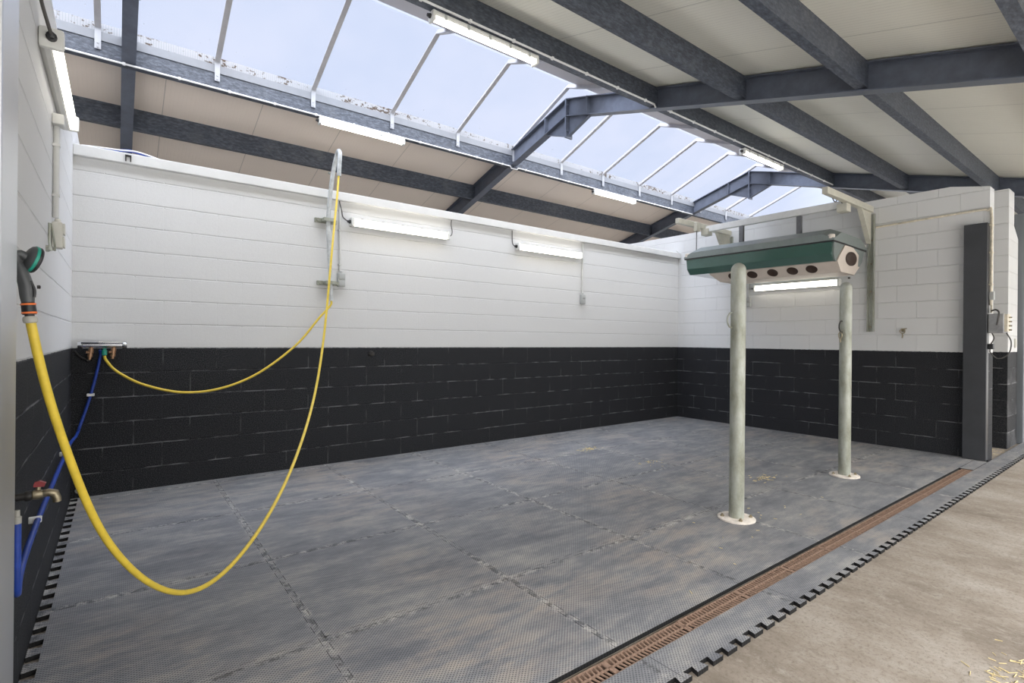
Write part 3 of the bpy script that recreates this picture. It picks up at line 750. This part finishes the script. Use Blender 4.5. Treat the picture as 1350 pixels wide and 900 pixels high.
# back wall knob
m = MB().lathe([(.030,0),(.030,.010),(.020,.016),(.012,.016),(.012,.030),(.024,.034),(.024,.046),(.012,.050)], (2.443,0,1.135), (0,-1,0), 20)
tag(m.build('wall_fitting', M['iron_pipe'], smooth=True), 'small dark round fitting in the black band of the back wall', 'fitting')
m = MB(); m.tube([(.33,-.056,2.765),(.33,-.056,2.72)], .0045, 8); m.tube([(.362,-.056,2.765),(.362,-.056,2.72)], .0045, 8); m.box(.325,.367,-.062,-.0505,2.757,2.772)
tag(m.build('ledge_clip', M['iron_pipe']), 'small dark clip on the front of the white ledge', 'clip')
run([(.06,.03,2.797),(.16,.0,2.80),(.25,-.01,2.803),(.36,-.005,2.822),(.46,.0,2.812),(.52,.02,2.800)], .011, 'ledge_cable', M['blue'], 'blue cable lying on the white ledge in the left corner', 'cable', (), 5)
run([(.05,.0,2.800),(.14,-.02,2.802),(.30,-.02,2.812),(.40,-.02,2.822),(.50,-.01,2.808),(.60,.04,2.798)], .006, 'ledge_cable', M['cable_white'], 'white cable lying beside the blue one on the ledge', 'cable', (), 5)
run([(7.893,.02,2.80),(7.84,-.03,2.81),(7.78,-.04,2.82)], .009, 'pipe_stub', M['conduit'], 'small pale stub in the far corner above the ledge', 'pipe', (), 3)

# ------------------------------------------------------------------ wash boom, hoses
bo = thing('hose_pipe', (1.97,-.09,1.66), 'galvanised bent pipe on the back wall carrying the yellow hose', 'pipe')
pp = [(1.985,-.095,1.67),(1.970,-.095,2.0),(1.950,-.095,2.45),(1.962,-.12,2.75),(1.975,-.16,2.95),(1.985,-.19,3.05),(1.990,-.225,3.105),(1.990,-.27,3.12),(1.988,-.305,3.08),(1.982,-.315,3.0),(1.975,-.318,2.86)]
MB().tube(pp, .0205, 14, 6).build('bent_tube', M['galv_light'], bo, smooth=True)
for z,x in ((2.475,1.95),(1.85,1.978)):
    m = MB().cbox(x-.11,x+.11,-.03,-.0005,z-.022,z+.022,.004)
    m.box(x-.05,x+.05,-.125,-.03,z-.016,z+.016)
    for dx in (-.085,.085): m.cyl((x+dx,-.03,z),(x+dx,-.055,z),.017,8)
    m.build('pipe_clamp', M['galv'], bo)
m = MB().tube([(1.955,-.118,2.93),(1.938,-.12,2.935)], .010, 8); m.build('stop_screw', M['galv'], bo)
HP = [(1.974,-.318,2.872),(1.971,-.32,2.83),(1.935,-.39,2.6),(1.889,-.465,2.38),(1.783,-.657,1.807),(1.700,-.808,1.332),(1.569,-1.045,.901),(1.416,-1.322,.646),(1.219,-1.678,.409),
      (.957,-2.153,.244),(.696,-2.625,.206),(.553,-2.884,.268),(.462,-3.049,.341),(.359,-3.236,.485),(.279,-3.380,.654),(.229,-3.472,.795),(.184,-3.553,.983),(.151,-3.613,1.129),(.130,-3.652,1.261),(.121,-3.666,1.325)]
HPs = catmull([Vector(p) for p in HP], 5)
for _ in range(16):
    HPs = [HPs[0],HPs[1]]+[(HPs[i-1]+HPs[i]*2+HPs[i+1])/4 for i in range(2,len(HPs)-2)]+[HPs[-2],HPs[-1]]
tag(MB().tube(HPs, .0098, 14).build('garden_hose', M['hose'], smooth=True), 'long yellow hose sagging from the bent pipe to the spray gun', 'hose')
H2 = [(1.987,-.095,1.672),(1.975,-.098,1.62),(1.862,-.1,1.487),(1.65,-.1,1.225),(1.319,-.1,.966),(1.012,-.1,.841),(.728,-.1,.823),(.463,-.1,.899),(.289,-.1,1.01),(.218,-.1,1.10),(.205,-.1,1.14)]
tag(MB().tube(H2, .0105, 12, 8).build('garden_hose', M['hose'], smooth=True), 'shorter yellow hose sagging from the bent pipe to the mixer tap', 'hose')

# spray gun: hangs behind the grey post
sg = thing('spray_gun', (.118,-3.667,1.32), 'dark garden spray gun with teal ring behind the grey post', 'spray gun')
cl = Vector((.121,-3.666,1.322)); ax = Vector((-.10,0,1.)).normalized()
MB().lathe([(.0105,0),(.0130,.002),(.0138,.008),(.0130,.014),(.011,.016)], cl, ax, 24).build('hose_nut', M['grey_hose_nut'], sg, smooth=True)
c1 = cl+ax*.016
MB().lathe([(.009,0),(.009,.004),(.0125,.004),(.0135,.010),(.0132,.029),(.012,.033)], c1, ax, 24).build('connector', M['black_plastic'], sg, smooth=True)
for h0 in (.006,.026):
    MB().lathe([(.0136,0),(.0146,.002),(.0136,.0045)], c1+ax*h0, ax, 24).build('ring', M['orange'], sg, smooth=True)
c2 = c1+ax*.033
hand = [c2, c2+ax*.012, c2+ax*.040, c2+ax*.066+Vector((-.004,0,0)), c2+ax*.090+Vector((-.009,0,0)), c2+ax*.112+Vector((-.011,0,0))]
MB().tube([tuple(p) for p in catmull(hand,4)], [.0120,.0124,.0126,.013,.0134,.0138,.014,.0140,.014,.0138,.0136,.0134,.013,.0125,.0118,.0105,.0092,.0085,.0084,.0086,.009], 16).build('handle', M['grey_plastic'], sg, smooth=True)
MB().tube([tuple(c2+ax*.012+Vector((.012,-.006,0))), tuple(c2+ax*.03+Vector((.014,-.006,0))), tuple(c2+ax*.05+Vector((.009,-.006,0)))], .0035, 8, 5).build('trigger', M['black_plastic'], sg, smooth=True)
nk = hand[-1]; dr = Vector((.80,.34,-.26)).normalized()
MB().tube([nk+Vector((-.002,0,-.010)), nk, nk+dr*.008+Vector((0,0,.003)), nk+dr*.020], [.0088,.0092,.0098,.0115], 16, 0).build('neck', M['grey_plastic'], sg, smooth=True)
hp = nk+dr*.018
MB().lathe([(.0115,0),(.022,.002),(.0290,.006),(.0310,.010)], hp, dr, 32).build('head', M['grey_plastic'], sg, smooth=True)
MB().lathe([(.0312,0),(.0323,.001),(.0323,.006),(.0312,.007)], hp+dr*.010, dr, 32).build('teal_ring', M['teal'], sg, smooth=True)
MB().lathe([(.0314,0),(.0318,.004),(.0295,.007),(.025,.007),(.0245,.005)], hp+dr*.017, dr, 32).build('nozzle_face', M['black_plastic'], sg, smooth=True)
m = MB().tube([(.05,-3.769,1.43),(.06,-3.72,1.43),(.085,-3.690,1.428),(.096,-3.672,1.436)], .005, 8, 4)
tag(m.build('gun_hook', M['iron_pipe'], smooth=True), 'dark hook on the back of the grey post holding the spray gun', 'hook')

# ------------------------------------------------------------------ mixer tap on back wall
mx = thing('mixer_tap', (.19,-.07,1.10), 'chrome mixer bar with copper fittings in the left corner', 'tap')
m = MB().cyl((.045,-.075,1.225),(.340,-.075,1.225),.020,20); m.cbox(.06,.32,-.125,-.035,1.243,1.252,.003)
m.build('mixer_bar', M['chrome'], mx, smooth=True)
for x in (.040,.318): MB().lathe([(.024,0),(.026,.006),(.026,.026),(.022,.030)], (x,-.075,1.225), (1,0,0), 20).build('control_knob', M['chrome'], mx, smooth=True)
for x,dz in ((.125,0.),(.265,.004)):
    m = MB().lathe([(.013,0),(.013,.02),(.018,.022),(.018,.040),(.012,.042),(.012,.062),(.017,.064),(.017,.085),(.010,.088),(.010,.105)], (x,-.07,1.215+dz), (-.12 if x < .2 else -.10,0,-1), 14)
    m.cyl((x-.012,-.07,1.165),(x-.012,-.001,1.165),.011,12); m.cyl((x-.034,-.07,1.168),(x+.012,-.07,1.168),.0095,12)
    m.build('isolating_valve', M['copper'], mx, smooth=True)
MB().lathe([(.012,0),(.012,.014),(.017,.016),(.017,.052),(.013,.056)], (.205,-.095,1.200), (0,-.05,-1), 16).build('hose_coupling', M['teal'], mx, smooth=True)
m = MB().tube([(.02,-.01,1.175),(.05,-.02,1.135),(.09,-.02,1.11),(.13,-.03,1.105)], .009, 8, 4); m.lathe([(.016,0),(.016,.02),(.01,.03)], (.105,-.03,1.105), (0,-1,0), 12)
m.build('supply_pipe', M['iron_pipe'], mx, smooth=True)
# blue pipe down the corner
bp = [(.180,-.085,1.185),(.178,-.060,1.13),(.150,-.045,.97),(.114,-.040,.803),(.06,-.045,.60),(.040,-.10,.53),(.030,-.60,.548),(.030,-1.20,.552),(.030,-1.90,.548),(.030,-2.5,.538),(.030,-2.85,.515),(.033,-3.00,.496),(.040,-3.09,.488),(.043,-3.13,.503),(.044,-3.145,.55),(.044,-3.15,.73)]
bl = thing('blue_hose', (.05,-1.9,.45), 'blue water hose from the mixer down the corner and along the left wall', 'hose')
MB().tube(bp, .0105, 12, 6).build('hose', M['blue'], bl, smooth=True)
for p in [(.12,-.041,.83),(.030,-1.02,.551),(.030,-2.45,.540)]:
    if p[0] > .1: m = MB().cbox(p[0]-.024,p[0]+.024,-.062,-.0005,p[2]-.010,p[2]+.010,.003)
    else: m = MB().cbox(.0005,.042,p[1]-.008,p[1]+.008,p[2]-.013,p[2]+.013,.003)
    m.build('hose_clip', M['cable_white'], bl)
MB().lathe([(.011,0),(.011,.02),(.007,.022),(.007,.04)], (.044,-3.15,.72), (0,0,1), 14).build('end_fitting', M['grey_hose_nut'], bl, smooth=True)
# tap on left wall
tp = thing('wall_tap', (.08,-3.0,.74), 'brass wall tap with red handle low on the left wall', 'tap')
m = MB().cyl((.0005,-3.0,.765),(.062,-3.0,.765),.0125,14); m.lathe([(.016,0),(.017,.004),(.017,.014),(.014,.018)], (.046,-3.0,.765), (1,0,0), 14); m.lathe([(.022,0),(.022,.008)], (.0005,-3.0,.765), (1,0,0), 16)
m.build('inlet_pipe', M['iron_pipe'], tp, smooth=True)
m = MB().lathe([(.011,0),(.016,.004),(.017,.018),(.013,.026),(.011,.032)], (.062,-3.0,.767), (1,0,0), 14)
m.tube([(.088,-3.0,.767),(.104,-3.0,.769),(.119,-3.0,.764),(.125,-3.0,.748),(.126,-3.0,.735)], [.012,.0135,.014,.012,.0115], 14, 0); m.cyl((.078,-3.0,.78),(.078,-3.0,.795),.007,10)
m.build('valve_body', M['brass'], tp, smooth=True)
MB().prism([(.066,.794),(.094,.792),(.098,.803),(.082,.812),(.069,.808)], 'Y', -3.010, -2.990).build('handle', M['red'], tp)
# pipe stub at the floor corner
m = MB().lathe([(.018,0),(.018,.012),(.012,.014),(.012,.045),(.009,.045),(.008,.02)], (.045,0,.075), (.15,-1,0), 14)
tag(m.build('drain_stub', M['grey_hose_nut'], smooth=True), 'small pale pipe stub at the foot of the left corner', 'pipe')

# ------------------------------------------------------------------ right column electrics
cbx = thing('control_box', (7.95,-4.05,1.41), 'metal control box with cables hanging behind the dark column', 'control box')
MB().cbox(7.83,8.01,-4.10,-3.972,1.415,1.625,.006).build('box', M['metal_box'], cbx)
m = MB().box(7.86,8.00,-4.125,-4.10,1.43,1.62)
m.build('terminal_strip', M['conduit_cream'], cbx)
for k in range(4):
    z = 1.45+.045*k
    MB().cyl((7.93,-4.125,z),(7.93,-4.15,z),.007,8).build('terminal', M['brass'], cbx)
MB().tube([(7.90,-3.99,1.66),(7.86,-4.03,1.67),(7.83,-4.06,1.64),(7.82,-4.055,1.56),(7.822,-4.045,1.50)], .008, 8, 5).build('loop_cable', M['cable_dark'], cbx, smooth=True)
MB().tube([(7.90,-4.11,1.42),(7.89,-4.15,1.32),(7.885,-4.13,1.19),(7.88,-4.05,1.14),(7.87,-3.99,1.20),(7.87,-3.985,1.24)], .006, 8, 6).build('hanging_cable', M['cable_dark'], cbx, smooth=True)
MB().tube([(7.86,-4.00,1.42),(7.85,-4.02,1.36),(7.862,-3.995,1.30)], .006, 8, 5).build('plug_cable', M['cable_dark'], cbx, smooth=True)
MB().cbox(7.84,7.90,-4.015,-3.972,1.24,1.30,.005).build('socket', M['black_plastic'], cbx)
m = MB()
m.tube([(7.884,-2.90,2.755),(7.884,-3.60,2.775),(7.884,-3.90,2.780),(7.884,-3.955,2.765),(7.886,-3.986,2.70),(7.886,-3.986,1.72)], .012, 10, 5)
m.tube([(7.915,-3.986,2.70),(7.915,-3.986,1.64)], .010, 10)
for z in (1.95,2.3,2.6): m.box(7.868,7.93,-4.0,-3.9705,z-.008,z+.008)
tag(m.build('conduit_pipe', M['conduit_cream'], smooth=True), 'cream conduits bent over the dark column down to the control box', 'conduit')
m = MB().cbox(7.872,7.935,-4.012,-3.9705,1.78,1.87,.004); tag(m.build('junction_box', M['switch_grey']), 'small grey junction box on the conduits above the control box', 'box')
m = MB().cbox(9.40,9.47,-3.962,-3.9455,1.25,1.37,.004); m.box(9.42,9.45,-3.966,-3.962,1.27,1.35); tag(m.build('wall_socket', M['switch_cream']), 'small cream fitting on the end of the next wall', 'socket')
# stall front at the right edge
sf = thing('stable_front', (10.3,-3.95,0), 'grey stable front with bars at the right edge', 'stall')
MB().cbox(9.64,9.74,-4.0,-3.9,.0,3.0,.006).build('post', M['stall_grey'], sf)
m = MB().box(9.74,12.5,-3.975,-3.935,.12,1.32); m.build('board_panel', M['stall_grey'], sf)
MB().cbox(9.74,12.5,-3.99,-3.92,1.32,1.39,.005).build('rail', M['alu'], sf)
MB().cbox(9.74,12.5,-3.99,-3.92,2.25,2.32,.005).build('rail', M['steel_dark'], sf)
for k in range(28):
    x = 9.80+.09*k; MB().cyl((x,-3.955,1.39),(x,-3.955,2.25),.011,8).build('bar', M['steel_dark'], sf)

# ------------------------------------------------------------------ straw
def straw(cx, cy, z, n, sx, sy, label, L=.03):
    m = MB()
    for _ in range(n):
        x = cx+random.gauss(0,sx); y = cy+random.gauss(0,sy); a = random.uniform(0,PI); l = L*random.uniform(.5,1.4); r = random.uniform(.0012,.0022)
        dx,dy = math.cos(a)*l/2, math.sin(a)*l/2
        m.tube([(x-dx,y-dy,z+r),(x+dx,y+dy,z+r+random.uniform(0,.004))], r, 5)
    tag(m.build('straw_wisps', M['straw']), label, 'straw', None, 'stuff')
def straw_at(n,*a): straw(*a)
straw(4.70,-1.03,.0202,60,.07,.035,'loose straw wisps on the mats toward the far corner')
straw(5.10,-2.90,.0202,36,.09,.05,'loose straw wisps on the mats beside the farther post')
straw(4.75,-1.85,.0202,22,.10,.06,'few straw wisps on the mats in the middle of the bay')
straw(2.95,-4.95,.0002,170,.16,.07,'loose straw on the concrete at the lower right corner',.03)
straw(8.55,-3.75,.0002,160,.25,.10,'loose straw on the floor between the dark column and the next wall')
straw(3.9,-3.5,.0202,16,.5,.2,'few straw wisps on the mats around the nearer post',.02)
